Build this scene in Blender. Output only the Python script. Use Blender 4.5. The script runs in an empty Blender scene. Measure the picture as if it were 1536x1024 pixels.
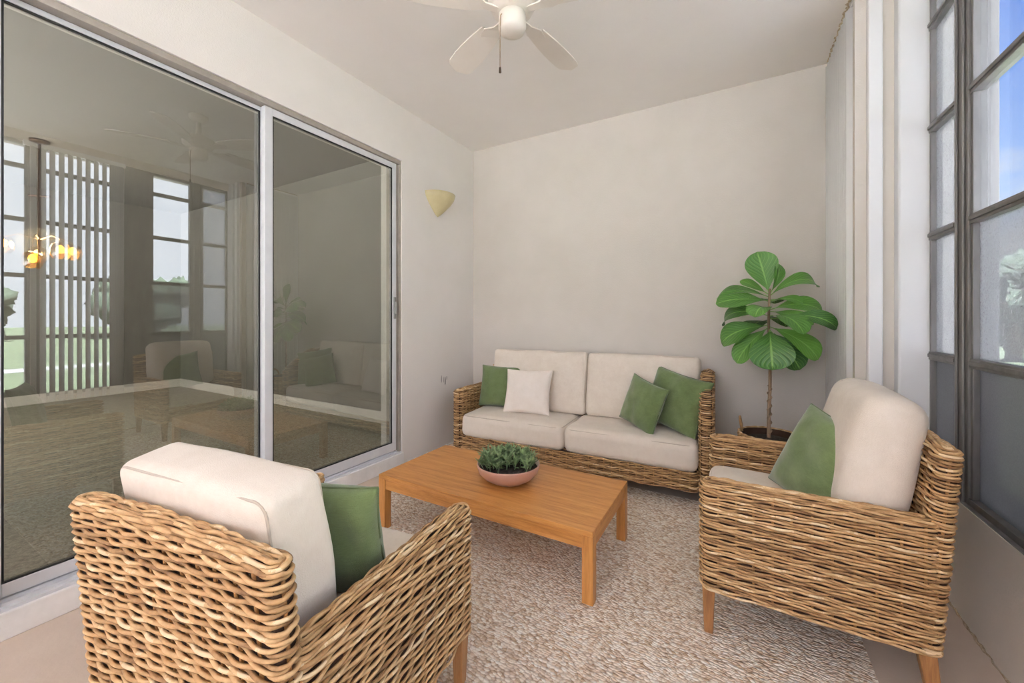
import bpy, math, random
import numpy as np
from mathutils import Vector, Matrix, Euler, noise as mnoise

R = math.radians
rng = random.Random(7)
nrng = np.random.default_rng(11)
scene = bpy.context.scene
COL = scene.collection

# ------------------------------------------------------------------ helpers
def lin(r, g, b):
    def f(c):
        c /= 255.0
        return c / 12.92 if c <= 0.04045 else ((c + 0.055) / 1.055) ** 2.4
    return (f(r), f(g), f(b), 1.0)

class MB:
    """collects geometry and links it as ONE mesh object"""
    def __init__(s):
        s.v = []; s.f = []; s.m = []; s.t = []; s.uv = []; s.n = 0
    def add(s, verts, faces, mat=0, tint=0.5, uv=None):
        verts = np.asarray(verts, float).reshape(-1, 3)
        b = s.n
        s.v.append(verts); s.n += len(verts)
        s.f.extend([tuple(i + b for i in f) for f in faces])
        s.m.extend([mat] * len(faces))
        s.t.append(np.broadcast_to(np.asarray(tint, float), (len(verts),)))
        s.uv.append(np.zeros((len(verts), 2)) if uv is None else np.asarray(uv, float))
    def box(s, x0, x1, y0, y1, z0, z1, mat=0, tint=0.5):
        v = [(x0,y0,z0),(x1,y0,z0),(x1,y1,z0),(x0,y1,z0),(x0,y0,z1),(x1,y0,z1),(x1,y1,z1),(x0,y1,z1)]
        s.add(v, [(0,3,2,1),(4,5,6,7),(0,1,5,4),(1,2,6,5),(2,3,7,6),(3,0,4,7)], mat, tint)
    def tube(s, pts, rad, k=8, closed=False, mat=0, tint=0.5, cap=True, flat=1.0):
        P = np.asarray(pts, float); n = len(P)
        rad = np.broadcast_to(np.asarray(rad, float), (n,))
        if closed:
            T = np.roll(P, -1, 0) - np.roll(P, 1, 0)
        else:
            T = np.gradient(P, axis=0)
        T /= np.linalg.norm(T, axis=1)[:, None] + 1e-12
        up = np.array([0, 0, 1.0])
        if abs(T[:, 2]).mean() > 0.8: up = np.array([1.0, 0.13, 0])
        N = np.cross(T, up); N /= np.linalg.norm(N, axis=1)[:, None] + 1e-12
        B = np.cross(N, T)
        a = np.linspace(0, 2 * math.pi, k, endpoint=False)
        V = P[:, None, :] + rad[:, None, None] * (flat * np.cos(a)[None, :, None] * N[:, None, :] + np.sin(a)[None, :, None] * B[:, None, :])
        F = []
        m = n if closed else n - 1
        for i in range(m):
            j = (i + 1) % n
            for q in range(k):
                w = (q + 1) % k
                F.append((i * k + q, i * k + w, j * k + w, j * k + q))
        if cap and not closed:
            F.append(tuple(range(k - 1, -1, -1))); F.append(tuple((n - 1) * k + q for q in range(k)))
        tt = np.repeat(np.broadcast_to(np.asarray(tint, float), (n,)), k)
        s.add(V.reshape(-1, 3), F, mat, tt)
    def lathe(s, prof, k=32, c=(0,0,0), mat=0, a0=0, a1=2*math.pi, sx=1, sy=1):
        full = abs(a1 - a0) > 6.28
        na = k if full else k + 1
        A = np.linspace(a0, a1, k + 1)[:na]
        V = [(c[0] + sx * r * math.cos(a), c[1] + sy * r * math.sin(a), c[2] + z) for (r, z) in prof for a in A]
        F = []
        for i in range(len(prof) - 1):
            for q in range(k):
                w = (q + 1) % na
                F.append((i * na + q, i * na + w, (i + 1) * na + w, (i + 1) * na + q))
        s.add(V, F, mat)
    def taper(s, c0, c1, a, b, mat=0):
        """square bar from centre c0 (half a) to c1 (half b)"""
        v = []
        for c, h in ((c0, a), (c1, b)):
            hx, hy = (h, h) if not isinstance(h, tuple) else h
            v += [(c[0]-hx,c[1]-hy,c[2]),(c[0]+hx,c[1]-hy,c[2]),(c[0]+hx,c[1]+hy,c[2]),(c[0]-hx,c[1]+hy,c[2])]
        s.add(v, [(0,3,2,1),(4,5,6,7),(0,1,5,4),(1,2,6,5),(2,3,7,6),(3,0,4,7)], mat)
    def build(s, name, mats, parent=None, smooth=False, bevel=0.0, uv=False):
        me = bpy.data.meshes.new(name)
        V = np.concatenate(s.v)
        me.from_pydata(V.tolist(), [], s.f)
        if not isinstance(mats, (list, tuple)): mats = [mats]
        for m in mats: me.materials.append(m)
        me.polygons.foreach_set('material_index', s.m)
        me.polygons.foreach_set('use_smooth', [smooth] * len(s.f))
        at = me.attributes.new('tint', 'FLOAT', 'POINT')
        at.data.foreach_set('value', np.concatenate(s.t))
        if uv:
            U = np.concatenate(s.uv)
            for i, nm in ((0, 'leafu'), (1, 'leafv')):
                at = me.attributes.new(nm, 'FLOAT', 'POINT'); at.data.foreach_set('value', U[:, i].copy())
        me.update()
        o = bpy.data.objects.new(name, me); COL.objects.link(o)
        if parent: o.parent = parent
        if bevel:
            b = o.modifiers.new('bevel', 'BEVEL'); b.width = bevel; b.segments = 3; b.limit_method = 'ANGLE'; b.angle_limit = R(40)
            me.polygons.foreach_set('use_smooth', [True] * len(s.f))
            w = o.modifiers.new('wn', 'WEIGHTED_NORMAL'); w.keep_sharp = False
        return o

def thing(name, label, cat, loc=(0,0,0), rot=(0,0,0), group=None):
    o = bpy.data.objects.new(name, None); COL.objects.link(o)
    o.empty_display_size = 0.1
    o.location = loc; o.rotation_euler = rot
    o['label'] = label; o['category'] = cat
    if group: o['group'] = group
    return o
def tag(o, label, cat, group=None):
    o['label'] = label; o['category'] = cat
    if group: o['group'] = group
    return o
def struct(o): o['kind'] = 'structure'; return o
def sroot(name, loc=(0,0,0)):
    o = bpy.data.objects.new(name, None); COL.objects.link(o); o.location = loc; return struct(o)
def copy_tree(o, parent=None):
    c = o.copy(); COL.objects.link(c)
    if parent: c.parent = parent
    for ch in list(o.children): copy_tree(ch, c)
    return c

# ------------------------------------------------------------------ materials
def newmat(name):
    m = bpy.data.materials.new(name); m.use_nodes = True
    nt = m.node_tree; b = nt.nodes['Principled BSDF']
    return m, nt, b
def N(nt, t, **kw):
    n = nt.nodes.new(t)
    for k, v in kw.items():
        if k in n.inputs: n.inputs[k].default_value = v
        else: setattr(n, k, v)
    return n
def L(nt, a, b): nt.links.new(a, b)
def coords(nt, scale=(1,1,1), kind='Object'):
    tc = N(nt, 'ShaderNodeTexCoord'); mp = N(nt, 'ShaderNodeMapping'); mp.inputs['Scale'].default_value = scale
    L(nt, tc.outputs[kind], mp.inputs['Vector']); return mp.outputs['Vector']
def ramp(nt, fac, stops):
    r = N(nt, 'ShaderNodeValToRGB')
    e = r.color_ramp.elements
    while len(e) < len(stops): e.new(0.5)
    for i, (p, c) in enumerate(stops): e[i].position = p; e[i].color = c
    L(nt, fac, r.inputs['Fac']); return r.outputs['Color']
def bump(nt, b, h, strength=0.3, dist=0.01):
    bp = N(nt, 'ShaderNodeBump', Strength=strength, Distance=dist)
    L(nt, h, bp.inputs['Height']); L(nt, bp.outputs['Normal'], b.inputs['Normal'])
def plain(name, col, rough=0.5, metal=0.0, **kw):
    m, nt, b = newmat(name)
    b.inputs['Base Color'].default_value = col; b.inputs['Roughness'].default_value = rough; b.inputs['Metallic'].default_value = metal
    for k, v in kw.items(): b.inputs[k].default_value = v
    return m
def mottled(name, c0, c1, scale=3.0, rough=0.8, bscale=120, bstr=0.25, bdist=0.004, detail=6, metal=0.0, stretch=(1,1,1)):
    m, nt, b = newmat(name)
    v = coords(nt, stretch)
    n = N(nt, 'ShaderNodeTexNoise', Scale=scale, Detail=detail, Roughness=0.6); L(nt, v, n.inputs['Vector'])
    L(nt, ramp(nt, n.outputs['Fac'], [(0.3, c0), (0.7, c1)]), b.inputs['Base Color'])
    b.inputs['Roughness'].default_value = rough; b.inputs['Metallic'].default_value = metal
    if bstr:
        n2 = N(nt, 'ShaderNodeTexNoise', Scale=bscale, Detail=4, Roughness=0.6); L(nt, v, n2.inputs['Vector'])
        bump(nt, b, n2.outputs['Fac'], bstr, bdist)
    return m

M = {}
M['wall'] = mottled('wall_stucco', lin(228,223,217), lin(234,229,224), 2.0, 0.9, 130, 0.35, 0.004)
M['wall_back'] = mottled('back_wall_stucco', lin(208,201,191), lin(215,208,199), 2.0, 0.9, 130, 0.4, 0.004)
M['ceiling'] = mottled('ceiling_paint', lin(240,235,229), lin(244,240,234), 1.5, 0.9, 160, 0.25, 0.003)
M['knee'] = mottled('knee_wall_paint', lin(226,217,204), lin(234,226,215), 2.2, 0.85, 90, 0.3, 0.004)
M['floor'] = mottled('painted_concrete', lin(196,178,162), lin(207,190,174), 3.0, 0.75, 60, 0.2, 0.004)
M['curb'] = mottled('white_painted_curb', lin(232,230,227), lin(245,243,241), 9.0, 0.7, 70, 0.3, 0.005)
M['white'] = mottled('white_paint', lin(240,239,239), lin(244,244,244), 2.0, 0.55, 40, 0.05, 0.002)
M['alu'] = mottled('aluminium', lin(212,213,217), lin(226,227,230), 6.0, 0.38, 30, 0.04, 0.002, metal=0.08)
M['taupe'] = mottled('weathered_aluminium', lin(150,143,132), lin(168,161,150), 10.0, 0.5, 40, 0.1, 0.002, metal=0.3)
M['gasket'] = plain('rubber_gasket', lin(28,28,28), 0.6)
M['winframe'] = mottled('grey_window_metal', lin(104,101,98), lin(134,131,128), 12.0, 0.5, 60, 0.15, 0.002, metal=0.3, stretch=(1,1,0.2))
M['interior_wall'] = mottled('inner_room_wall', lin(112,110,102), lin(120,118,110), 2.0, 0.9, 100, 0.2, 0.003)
M['baseboard'] = plain('inner_baseboard', lin(226,222,214), 0.6)
M['handle'] = plain('latch_metal', lin(150,148,145), 0.4, 0.6)
M['fanwhite'] = mottled('fan_white', lin(226,218,206), lin(234,227,216), 3.0, 0.5, 30, 0.03, 0.001)
M['brass'] = plain('aged_metal', lin(150,128,100), 0.35, 0.8)
M['bronze'] = plain('dark_bronze', lin(70,52,38), 0.4, 0.7)

# carpet
m, nt, b = newmat('carpet_pile'); v = coords(nt)
n = N(nt, 'ShaderNodeTexNoise', Scale=60, Detail=6, Roughness=0.7); L(nt, v, n.inputs['Vector'])
L(nt, ramp(nt, n.outputs['Fac'], [(0.35, lin(140,139,124)), (0.65, lin(222,219,202))]), b.inputs['Base Color'])
b.inputs['Roughness'].default_value = 1.0; bump(nt, b, n.outputs['Fac'], 0.8, 0.02); M['carpet'] = m

# fabrics
def fabric(name, c0, c1, scale=420, bstr=0.25, sheen=0.2, slub=True):
    m, nt, b = newmat(name); v = coords(nt)
    n = N(nt, 'ShaderNodeTexNoise', Scale=14, Detail=5, Roughness=0.65); L(nt, v, n.inputs['Vector'])
    v2 = coords(nt, (1, 1, 9)); n3 = N(nt, 'ShaderNodeTexNoise', Scale=60, Detail=3); L(nt, v2, n3.inputs['Vector'])
    mx = N(nt, 'ShaderNodeMath', operation='MULTIPLY_ADD'); L(nt, n3.outputs['Fac'], mx.inputs[0]); mx.inputs[1].default_value = 0.5
    L(nt, n.outputs['Fac'], mx.inputs[2])
    L(nt, ramp(nt, mx.outputs[0], [(0.45, c0), (1.05, c1)]), b.inputs['Base Color'])
    b.inputs['Roughness'].default_value = 0.95
    b.inputs['Sheen Weight'].default_value = sheen; b.inputs['Sheen Roughness'].default_value = 0.5
    w = N(nt, 'ShaderNodeTexVoronoi', Scale=scale); L(nt, v, w.inputs['Vector'])
    bump(nt, b, w.outputs['Distance'], bstr, 0.003)
    return m
M['cream'] = fabric('cream_linen', lin(219,206,190), lin(230,219,205))
M['seam'] = fabric('cream_seam', lin(186,171,153), lin(198,184,168))
M['offwhite'] = fabric('off_white_linen', lin(232,220,208), lin(240,230,220))
M['green'] = fabric('green_velvet', lin(80,96,52), lin(106,124,76), 300, 0.2, 0.5)
M['green_seam'] = fabric('green_velvet_seam', lin(68,84,44), lin(88,104,62), 300, 0.2, 0.3)

# wicker
m, nt, b = newmat('wicker_strand')
at = N(nt, 'ShaderNodeAttribute', attribute_name='tint')
v = coords(nt); n = N(nt, 'ShaderNodeTexNoise', Scale=28, Detail=5, Roughness=0.7); L(nt, v, n.inputs['Vector'])
ad = N(nt, 'ShaderNodeMath', operation='MULTIPLY_ADD'); L(nt, n.outputs['Fac'], ad.inputs[0]); ad.inputs[1].default_value = 0.75; L(nt, at.outputs['Fac'], ad.inputs[2])
L(nt, ramp(nt, ad.outputs[0], [(0.42, lin(122,88,52)), (0.72, lin(178,140,94)), (0.98, lin(204,170,124)), (1.25, lin(222,196,156))]), b.inputs['Base Color'])
b.inputs['Roughness'].default_value = 0.6
n2 = N(nt, 'ShaderNodeTexNoise', Scale=160, Detail=3); L(nt, v, n2.inputs['Vector']); bump(nt, b, n2.outputs['Fac'], 0.3, 0.003)
M['wicker'] = m
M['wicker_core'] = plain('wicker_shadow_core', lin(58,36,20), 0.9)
M['stake'] = plain('wicker_stake', lin(160,116,66), 0.7)

# wood
def wood(name, cols, stretch, scale=6.0, rough=0.45):
    m, nt, b = newmat(name); v = coords(nt, stretch)
    n = N(nt, 'ShaderNodeTexNoise', Scale=scale, Detail=8, Roughness=0.65, Distortion=0.6); L(nt, v, n.inputs['Vector'])
    n2 = N(nt, 'ShaderNodeTexNoise', Scale=scale * 6, Detail=4, Roughness=0.7); L(nt, v, n2.inputs['Vector'])
    mx = N(nt, 'ShaderNodeMath', operation='MULTIPLY_ADD'); L(nt, n2.outputs['Fac'], mx.inputs[0]); mx.inputs[1].default_value = 0.45; L(nt, n.outputs['Fac'], mx.inputs[2])
    L(nt, ramp(nt, mx.outputs[0], [(0.5, cols[0]), (0.72, cols[1]), (0.95, cols[2])]), b.inputs['Base Color'])
    b.inputs['Roughness'].default_value = rough
    bump(nt, b, n2.outputs['Fac'], 0.08, 0.002)
    return m
oak = [lin(146,94,42), lin(178,122,60), lin(196,142,80)]
M['oak_top'] = wood('oak_top', oak, (0.5, 7, 7), 5.0)
M['oak_leg'] = wood('oak_leg', oak, (7, 7, 0.5), 5.0)
M['oak_side'] = wood('oak_side', oak, (7, 0.5, 7), 5.0)
M['chairleg'] = wood('chair_leg_wood', [lin(122,82,44), lin(150,106,62), lin(170,126,80)], (7, 7, 0.6), 5.0)

# rug: braided loops
m, nt, b = newmat('jute_rug'); v0 = coords(nt)
nd = N(nt, 'ShaderNodeTexNoise', Scale=9, Detail=2); L(nt, v0, nd.inputs['Vector'])
mixv = N(nt, 'ShaderNodeMixRGB', blend_type='ADD'); mixv.inputs['Fac'].default_value = 0.03; L(nt, v0, mixv.inputs[1]); L(nt, nd.outputs['Color'], mixv.inputs[2])
mp = N(nt, 'ShaderNodeMapping'); mp.inputs['Scale'].default_value = (60, 105, 1); mp.inputs['Rotation'].default_value = (0, 0, R(12)); L(nt, mixv.outputs[0], mp.inputs['Vector'])
vo = N(nt, 'ShaderNodeTexVoronoi', Scale=1.0, Randomness=0.75); L(nt, mp.outputs['Vector'], vo.inputs['Vector'])
sep = N(nt, 'ShaderNodeSeparateColor'); L(nt, vo.outputs['Color'], sep.inputs['Color'])
c1 = ramp(nt, sep.outputs[0], [(0.0, lin(204,176,146)), (0.3, lin(230,210,188)), (0.65, lin(246,234,218)), (1.0, lin(252,246,236))])
edge = ramp(nt, vo.outputs['Distance'], [(0.5, (1,1,1,1)), (0.95, (0.50,0.41,0.34,1))])
mu = N(nt, 'ShaderNodeMixRGB', blend_type='MULTIPLY'); mu.inputs['Fac'].default_value = 1.0; L(nt, c1, mu.inputs[1]); L(nt, edge, mu.inputs[2])
L(nt, mu.outputs[0], b.inputs['Base Color']); b.inputs['Roughness'].default_value = 0.95
inv = N(nt, 'ShaderNodeMath', operation='SUBTRACT'); inv.inputs[0].default_value = 1.0; L(nt, vo.outputs['Distance'], inv.inputs[1])
bump(nt, b, inv.outputs[0], 1.0, 0.008); M['rug'] = m

# leaves with pale veins
def leafmat(name, dark, lightc, vein):
    m, nt, b = newmat(name)
    u = N(nt, 'ShaderNodeAttribute', attribute_name='leafu'); w = N(nt, 'ShaderNodeAttribute', attribute_name='leafv'); t = N(nt, 'ShaderNodeAttribute', attribute_name='tint')
    au = N(nt, 'ShaderNodeMath', operation='ABSOLUTE'); L(nt, u.outputs['Fac'], au.inputs[0])
    base = ramp(nt, t.outputs['Fac'], [(0.0, dark), (1.0, lightc)])
    k = N(nt, 'ShaderNodeMath', operation='MULTIPLY_ADD'); L(nt, au.outputs[0], k.inputs[0]); k.inputs[1].default_value = -0.45; L(nt, w.outputs['Fac'], k.inputs[2])
    k2 = N(nt, 'ShaderNodeMath', operation='MULTIPLY'); L(nt, k.outputs[0], k2.inputs[0]); k2.inputs[1].default_value = 52
    sn = N(nt, 'ShaderNodeMath', operation='SINE'); L(nt, k2.outputs[0], sn.inputs[0])
    vm = ramp(nt, sn.outputs[0], [(0.86, (0,0,0,1)), (0.99, (0.55,0.55,0.55,1))])
    mid = ramp(nt, au.outputs[0], [(0.03, (1,1,1,1)), (0.075, (0,0,0,1))])
    mxx = N(nt, 'ShaderNodeMixRGB', blend_type='LIGHTEN'); mxx.inputs['Fac'].default_value = 1; L(nt, vm, mxx.inputs[1]); L(nt, mid, mxx.inputs[2])
    fin = N(nt, 'ShaderNodeMixRGB'); L(nt, mxx.outputs[0], fin.inputs['Fac']); L(nt, base, fin.inputs[1]); fin.inputs[2].default_value = vein
    L(nt, fin.outputs[0], b.inputs['Base Color']); b.inputs['Roughness'].default_value = 0.42
    b.inputs['Transmission Weight'].default_value = 0.0
    bump(nt, b, sn.outputs[0], 0.25, 0.004)
    return m
M['leaf'] = leafmat('fig_leaf', lin(34,82,24), lin(88,140,50), lin(124,166,82))
M['succ'] = leafmat('succulent_leaf', lin(52,84,44), lin(150,172,120), lin(150,172,130))
M['trunk'] = mottled('fig_trunk', lin(112,92,70), lin(150,128,102), 40, 0.8, 120, 0.5, 0.004, stretch=(1,1,0.3))
M['soil'] = mottled('potting_soil', lin(38,30,24), lin(74,62,52), 60, 0.95, 90, 0.8, 0.02)
M['bowl'] = mottled('pink_clay', lin(176,134,116), lin(188,146,128), 8, 0.5, 60, 0.08, 0.002)
M['bowl_in'] = plain('bowl_inside', lin(206,190,172), 0.5)
# sconce ceramic
M['sconce'] = mottled('sconce_glaze', lin(186,174,132), lin(202,190,150), 6, 0.35, 40, 0.05, 0.002)

# glass
def glassmat(name, tint, refl, haze=0.0, hazecol=(0.5,0.5,0.5,1), nscale=60, wavy=0.0):
    m = bpy.data.materials.new(name); m.use_nodes = True; nt = m.node_tree; nt.nodes.clear()
    out = N(nt, 'ShaderNodeOutputMaterial'); tr = N(nt, 'ShaderNodeBsdfTransparent'); tr.inputs['Color'].default_value = tint
    gl = N(nt, 'ShaderNodeBsdfGlossy', Roughness=0.0); lw = N(nt, 'ShaderNodeLayerWeight', Blend=0.5)
    fr = N(nt, 'ShaderNodeMath', operation='POWER'); L(nt, lw.outputs['Facing'], fr.inputs[0]); fr.inputs[1].default_value = 4.0
    fm = N(nt, 'ShaderNodeMath', operation='MULTIPLY_ADD', use_clamp=True); L(nt, fr.outputs[0], fm.inputs[0]); fm.inputs[1].default_value = 0.75; fm.inputs[2].default_value = refl
    mx = N(nt, 'ShaderNodeMixShader'); L(nt, fm.outputs[0], mx.inputs['Fac']); L(nt, tr.outputs[0], mx.inputs[1]); L(nt, gl.outputs[0], mx.inputs[2])
    res = mx.outputs[0]
    if haze:
        v = coords(nt); n = N(nt, 'ShaderNodeTexNoise', Scale=nscale, Detail=5, Roughness=0.75); L(nt, v, n.inputs['Vector'])
        hz = N(nt, 'ShaderNodeMath', operation='MULTIPLY_ADD', use_clamp=True); L(nt, n.outputs['Fac'], hz.inputs[0]); hz.inputs[1].default_value = 0.5; hz.inputs[2].default_value = haze - 0.25
        df = N(nt, 'ShaderNodeBsdfDiffuse'); df.inputs['Color'].default_value = hazecol
        tl = N(nt, 'ShaderNodeBsdfTranslucent'); tl.inputs['Color'].default_value = hazecol
        m2 = N(nt, 'ShaderNodeMixShader'); m2.inputs['Fac'].default_value = 0.35; L(nt, df.outputs[0], m2.inputs[1]); L(nt, tl.outputs[0], m2.inputs[2])
        m3 = N(nt, 'ShaderNodeMixShader'); L(nt, hz.outputs[0], m3.inputs['Fac']); L(nt, res, m3.inputs[1]); L(nt, m2.outputs[0], m3.inputs[2]); res = m3.outputs[0]
    L(nt, res, out.inputs['Surface']); return m
M['doorglass'] = glassmat('tinted_door_glass', (0.62,0.62,0.57,1), 0.135)
M['clear'] = glassmat('window_glass', (0.92,0.94,0.95,1), 0.04)
M['hazy'] = glassmat('hazy_window_glass', (0.75,0.77,0.79,1), 0.04, 0.48, (0.34,0.34,0.345,1), 120)
M['screen'] = glassmat('insect_screen', (0.6,0.6,0.6,1), 0.03, 0.86, (0.20,0.20,0.205,1), 200)

def emit(name, col, s):
    m = bpy.data.materials.new(name); m.use_nodes = True; b = m.node_tree.nodes['Principled BSDF']
    b.inputs['Base Color'].default_value = col; b.inputs['Emission Color'].default_value = col; b.inputs['Emission Strength'].default_value = s
    return m
M['bulb'] = emit('glowing_bulb', lin(255,190,90), 9.0)
M['amber'] = glassmat('amber_shade_glass', (0.95,0.72,0.38,1), 0.12)
M['grass'] = mottled('lawn_grass', lin(60,70,44), lin(82,92,60), 1.5, 0.95, 20, 0.3, 0.05)
M['foliage'] = mottled('tree_foliage', lin(42,54,38), lin(76,90,64), 2.5, 0.9, 8, 0.9, 0.2)
M['bark'] = mottled('tree_bark', lin(80,66,52), lin(110,94,78), 8, 0.9, 30, 0.5, 0.02)
M['bounce_ground'] = mottled('pale_bounce_ground', lin(205,203,198), lin(222,220,216), 3, 0.9, 30, 0.2, 0.01)

M['kerb'] = mottled('garden_path', lin(112,110,104), lin(130,128,122), 3, 0.9, 30, 0.2, 0.01)
# ------------------------------------------------------------------ room
XL, YB, ZC = -2.47, 3.52, 3.03      # left wall face, back wall face, ceiling
XK, XW = 0.81, 0.86                 # knee wall face, window plane
YF = -3.6                           # front end of the porch (behind the camera)
DY0, DY1, DZ0, DZ1 = 0.31, 2.474, 0.107, 2.575
WT = 0.25
ZS, ZH = 0.475, 2.94                # window sill and head
mb = MB(); mb.box(XL-WT, 1.05, YF-0.2, YB+0.15, -0.1, 0.0); struct(mb.build('floor', M['floor']))
mb = MB(); mb.box(XL-WT, 1.05, YF-0.2, YB+0.15, ZC, ZC+0.12); struct(mb.build('ceiling', M['ceiling']))
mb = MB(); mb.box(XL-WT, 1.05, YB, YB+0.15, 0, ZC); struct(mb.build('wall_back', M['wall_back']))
mb = MB()
mb.box(XL-WT, XL, YF-0.2, DY0, 0, ZC); mb.box(XL-WT, XL, DY1, YB, 0, ZC); mb.box(XL-WT, XL, DY0, DY1, DZ1, ZC)
struct(mb.build('wall_left', M['wall']))
mb = MB(); mb.box(XL-WT, XL+0.006, DY0-0.3, DY1+0.02, 0, DZ0); struct(mb.build('trim_1', M['curb'], bevel=0.006))
mb = MB()
mb.box(XK, 1.05, YF-0.2, 2.84, 0, ZS); mb.box(XK, 1.05, YF-0.2, 0.03, ZS, ZH); mb.box(XK, 1.05, YF-0.2, 2.84, ZH, ZC); mb.box(0.60, 1.05, 2.84, YB, 0, ZC)
struct(mb.build('wall_right', M['knee']))
mb = MB()
mb.box(XL, XK, YF-0.2, YF, 0, 0.8); mb.box(XL, XK, YF-0.2, YF, 2.95, ZC)
mb.box(XL, XL+0.12, YF-0.2, YF, 0.8, 2.95); mb.box(XK-0.12, XK, YF-0.2, YF, 0.8, 2.95)
struct(mb.build('wall_front', M['wall']))  # unseen end left open to bring daylight in from behind
# white casings standing at the end of the window run
mb = MB(); mb.box(0.723, 0.885, 2.765, 2.84, ZS-0.02, ZC); struct(mb.build('trim_2', M['white'], bevel=0.012))
mb = MB(); mb.box(0.556, 0.604, 2.80, 2.842, 0, ZC); struct(mb.build('trim_24', M['wall_back']))  # darker back-wall paint on this board stands in for shade in the recess
mb = MB(); mb.box(0.605, 0.664, 2.765, 2.84, 0, ZC); struct(mb.build('trim_3', M['white'], bevel=0.006))

mb = MB(); mb.box(XL-0.26, 1.3, YF-0.4, YB+0.2, ZC+0.13, ZC+0.25); mb.box(-8.4, XL-0.26, -1.8, YB+0.2, ZC+0.13, ZC+0.25); struct(mb.build('ceiling_roof', M['white']))
# ---- window run
def window(name, y0, y1, lower, upper):
    r = sroot(name, (XW, (y0+y1)/2, ZS))
    a, c = y0-(y0+y1)/2, y1-(y0+y1)/2
    H = ZH-ZS
    mb = MB()
    t = 0.018
    mb.box(-0.022, 0.022, a, a+t, 0, H); mb.box(-0.022, 0.022, c-t, c, 0, H)
    mb.box(-0.03, 0.03, a, c, 0, 0.03); mb.box(-0.022, 0.022, a, c, H-0.03, H)
    mb.build('window_frame', M['winframe'], r, bevel=0.003)
    zz = [0.0] + [z-ZS for z in (1.06, 1.655, 2.19, 2.70)] + [H]
    for z in zz[1:-1]:
        mb = MB(); mb.box(-0.026, 0.02, a+0.001, c-0.001, z-0.02, z+0.02); mb.box(-0.033, -0.026, a+0.01, c-0.01, z-0.007, z+0.011)
        mb.build('crossbar', M['winframe'], r, bevel=0.003)
    for i in range(5):
        mb = MB(); mb.box(-0.002, 0.002, a+0.004, c-0.004, zz[i]+0.005, zz[i+1]-0.005)
        mb.build('pane', M[(lower, lower, upper, upper, upper)[i]] if i else M['screen' if lower != 'clear' else 'clear'], r)
    return r
window('window_1', 2.47, 2.765, 'hazy', 'hazy')
window('window_2', 1.97, 2.36, 'hazy', 'clear')
window('window_3', 1.14, 1.70, 'clear', 'clear')
window('window_4', 0.15, 1.04, 'clear', 'clear')
mb = MB()
for y0, y1 in ((2.36, 2.47), (1.70, 1.97), (1.04, 1.14), (0.03, 0.15)):
    o_ = MB(); o_.box(XW-0.03, XW+0.06, y0, y1, ZS, ZH)
    if (y0, y1) == (2.36, 2.47): o_.box(XW-0.04, XW-0.03, y0+0.02, y0+0.035, ZS, ZH); o_.box(XW-0.04, XW-0.03, y1-0.03, y1-0.018, ZS, ZH)
    struct(o_.build('trim_%d' % (4 + int((3-y0)*1.6)), M['winframe'], bevel=0.004))
mb = MB(); mb.box(XK+0.004, XW+0.05, YF-0.1, 2.765, ZS-0.012, ZS+0.004); struct(mb.build('trim_20', M['winframe'], bevel=0.003))

# ---- sliding glass door
door = sroot('door_1', (XL, (DY0+DY1)/2, DZ0))
yc = (DY0+DY1)/2
def dbox(mb, x0, x1, y0, y1, z0, z1, mat=0): mb.box(x0-XL, x1-XL, y0-yc, y1-yc, z0-DZ0, z1-DZ0, mat)
mb = MB(); F0, F1 = XL-0.012, XL-0.15
dbox(mb, F1, F0, DY0, DY1, DZ1-0.034, DZ1); mb.build('door_head', M['taupe'], door, bevel=0.003)
mb = MB(); dbox(mb, F1, F0, DY1-0.018, DY1, DZ0, DZ1-0.034); dbox(mb, F1, F0-0.02, DY1-0.034, DY1-0.018, DZ0, DZ1-0.034); mb.build('door_jamb', M['taupe'], door, bevel=0.003)
mb = MB(); dbox(mb, F1, F0, DY0, DY0+0.034, DZ0, DZ1-0.034); mb.build('door_jamb', M['alu'], door, bevel=0.003)
mb = MB(); dbox(mb, F1, XL-0.005, DY0, DY1, DZ0, DZ0+0.012)
for x in (XL-0.03, XL-0.07, XL-0.115): dbox(mb, x-0.003, x+0.003, DY0+0.03, DY1-0.03, DZ0+0.012, DZ0+0.024)
mb.build('door_track', M['alu'], door)
def panel(x, y0, y1, ws0, ws1, zt, zb, zg0, zg1):
    p = MB()
    dbox(p, x-0.018, x+0.018, y0, y0+ws0, zb, zt); dbox(p, x-0.018, x+0.018, y1-ws1, y1, zb, zt)
    dbox(p, x-0.018, x+0.018, y0+ws0, y1-ws1, zb, zg0); dbox(p, x-0.018, x+0.018, y0+ws0, y1-ws1, zg1, zt)
    p = p.build('door_panel', M['alu'], door, bevel=0.003)
    g = MB(); dbox(g, x-0.002, x+0.002, y0+ws0-0.004, y1-ws1+0.004, zg0-0.004, zg1+0.004); g.build('door_glass', M['doorglass'], p)
    k = MB(); e = 0.007
    a, c = y0+ws0, y1-ws1
    dbox(k, x+0.002, x+0.014, a, a+e, zg0, zg1); dbox(k, x+0.002, x+0.014, c-e, c, zg0, zg1)
    dbox(k, x+0.002, x+0.014, a+e, c-e, zg0, zg0+e); dbox(k, x+0.002, x+0.014, a+e, c-e, zg1-e, zg1)
    k.build('gasket', M['gasket'], p)
    return p
panel(XL-0.085, DY0+0.036, 1.412, 0.03, 0.05, DZ1-0.036, DZ0+0.03, 0.19, 2.515)
pr = panel(XL-0.043, 1.362, DY1-0.04, 0.05, 0.042, DZ1-0.036, DZ0+0.03, 0.205, 2.495)
h = MB(); dbox(h, XL-0.026, XL-0.012, 2.402, 2.424, 1.24, 1.42); dbox(h, XL-0.014, XL+0.002, 2.407, 2.417, 1.28, 1.38); h.build('handle', M['handle'], pr, bevel=0.003)

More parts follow.
